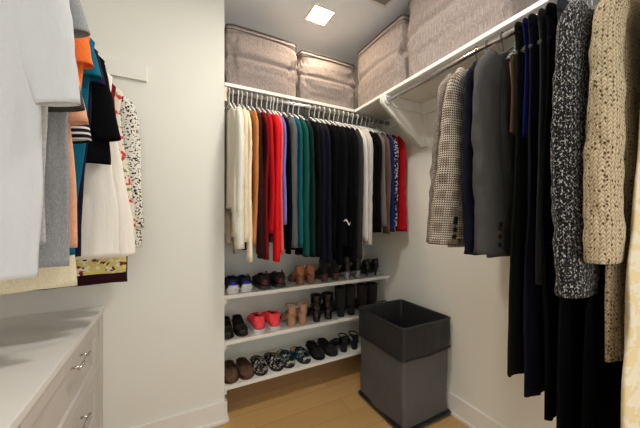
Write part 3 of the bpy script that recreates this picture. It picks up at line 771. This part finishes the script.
def pair(name, pxs, shelf, what, where, cat, Y=None, flip=False, rot=0, **k):
    zt = ZSH[shelf] + .0242
    y = YS + .022 if Y is None else Y
    o = make_shoe(name, **k)
    for i, px in enumerate(pxs):
        q = o if i == 0 else dup(o)
        X = onY(px, 300, y).x
        Lk = k.get('L', .25)
        q.location = (X, y + (Lk if flip else 0), zt); q.rotation_euler = (0, 0, (PI if flip else 0) + rot + (.05 if i else -.03))
        tag(q, ('left' if i == 0 else 'right') + ' of the ' + what + ' ' + where, cat, what)
m_ = lambda n, c, r=.6, **k: plain(n, srgb(*c), r, **k)
SB = m_('shoe_black', (14, 14, 15), .45); SBF = m_('shoe_black_soft', (18, 17, 18), .9)
WS = m_('white_rubber', (214, 212, 206), .6)
pair('sneaker', (233.5, 247.5), 2, 'blue and black running sneakers with white heels', 'on top shoe shelf', 'shoe', kind='sneaker', up=m_('navy_mesh', (14, 14, 40), .8), sole=WS, accent=m_('royal_blue', (24, 34, 190)), hh=.085, wid=.047)
pair('sneaker', (266, 282), 2, 'black and burgundy sneakers', 'on top shoe shelf', 'shoe', kind='sneaker', up=m_('black_mesh', (22, 18, 20), .8), sole=m_('charcoal_sole', (40, 38, 40)), accent=m_('burgundy', (74, 20, 26)), hh=.09, wid=.049)
pair('pump', (302, 313), 2, 'tan brown high heeled pumps', 'on top shoe shelf', 'shoe', kind='pump', up=m_('tan_suede', (164, 106, 74), .8), sole=m_('tan_sole', (128, 84, 58)), hh=.095, heel=.055, wid=.042, L=.22)
pair('wedge_shoe', (326.5, 338), 2, 'black ankle shoes with brown heels', 'on top shoe shelf', 'shoe', kind='bootie', up=SBF, sole=m_('brown_heel', (74, 48, 34)), hh=.08, heel=.05, wid=.036, shaft=.10, L=.22)
pair('ankle_boot', (349, 360), 2, 'black booties with silvery heels', 'on top shoe shelf', 'boot', kind='bootie', up=SB, sole=blotch('silver_print', (.02, .02, .02), [(srgb(180, 180, 184), .5)], 120), hh=.07, heel=.05, wid=.035, shaft=.12, L=.22)
pair('pump', (369, 378), 2, 'black stiletto pumps', 'ending top shoe shelf', 'shoe', kind='pump', up=SB, sole=SB, accent='thin', hh=.07, heel=.075, wid=.033, L=.2)
pair('clog', (229.5, 242), 1, 'black mules with brown footbeds', 'on middle shoe shelf', 'shoe', kind='slipper', up=SB, sole=m_('dark_brown_sole', (52, 34, 26)), heel=.045, wid=.038, L=.22, flip=True)
CORAL = m_('coral_mesh', (255, 72, 82), .75)
pair('sneaker', (260.5, 276.5), 1, 'bright coral running sneakers', 'on middle shoe shelf', 'shoe', kind='sneaker', up=CORAL, sole=m_('pale_rubber', (206, 200, 200)), accent=CORAL, hh=.105, wid=.05)
TANL = m_('tan_leather', (176, 134, 104), .7)
pair('sandal', (293, 304.5), 1, 'tan block heeled sandals', 'on middle shoe shelf', 'shoe', kind='sandal', up=TANL, sole=TANL, heel=.075, wid=.044, L=.22)
pair('ankle_boot', (318.5, 330.5), 1, 'shiny black block heeled ankle boots', 'on middle shoe shelf', 'boot', kind='bootie', up=m_('shiny_black', (16, 16, 16), .22), sole=m_('shiny_black', (16, 16, 16), .22), heel=.07, hh=.07, wid=.044, shaft=.11, L=.22)
pair('boot', (343, 353.5), 1, 'tall black suede boots', 'on middle shoe shelf', 'boot', kind='boot', up=SBF, sole=SBF, heel=.05, hh=.08, wid=.045, shaft=.165, L=.24)
pair('boot', (365, 375.5), 1, 'dark brown black boots', 'behind the hamper', 'boot', kind='boot', up=m_('brown_black', (28, 16, 16), .85), sole=SBF, heel=.03, hh=.08, wid=.045, shaft=.18, L=.24)
BRN = m_('brown_leather', (92, 66, 46), .6)
pair('slipper', (235, 248.5), 0, 'brown slippers with black lining', 'on lowest shoe shelf', 'slipper', kind='slipper', up=BRN, sole=m_('brown_leather', (92, 66, 46)), wid=.046, L=.26, flip=True, Y=YS + .01, rot=-.05)
pair('slide_sandal', (264, 278), 0, 'black and white patterned slides', 'on lowest shoe shelf', 'slipper', kind='slide', up=blotch('slide_print', (.012, .012, .012), [(srgb(186, 180, 172), .54)], 75), sole=SB, accent=blotch('slide_print_b', (.012, .012, .012), [(srgb(176, 170, 162), .54)], 75), wid=.044, L=.25, flip=True, Y=YS + .012)
pair('slide_sandal', (292, 306), 0, 'blue floral slides with a pale toe', 'on lowest shoe shelf', 'slipper', kind='slide', up=blotch('blue_floral', srgb(14, 44, 66), [(srgb(200, 180, 130), .6), (srgb(10, 80, 110), .55)], 45), sole=SB, accent=blotch('blue_floral_b', srgb(30, 60, 70), [(srgb(206, 190, 150), .52)], 30), wid=.044, L=.25, flip=True, Y=YS + .012)
pair('slipper', (322.5, 334), 0, 'fuzzy black slippers', 'on lowest shoe shelf', 'slipper', kind='slipper', up=SBF, sole=SBF, wid=.045, L=.24, flip=True, heel=.02, Y=YS + .012)
pair('sandal', (346, 357), 0, 'black strappy heeled sandals', 'on lowest shoe shelf', 'shoe', kind='sandal', up=SBF, sole=SBF, heel=.05, wid=.038, L=.23)
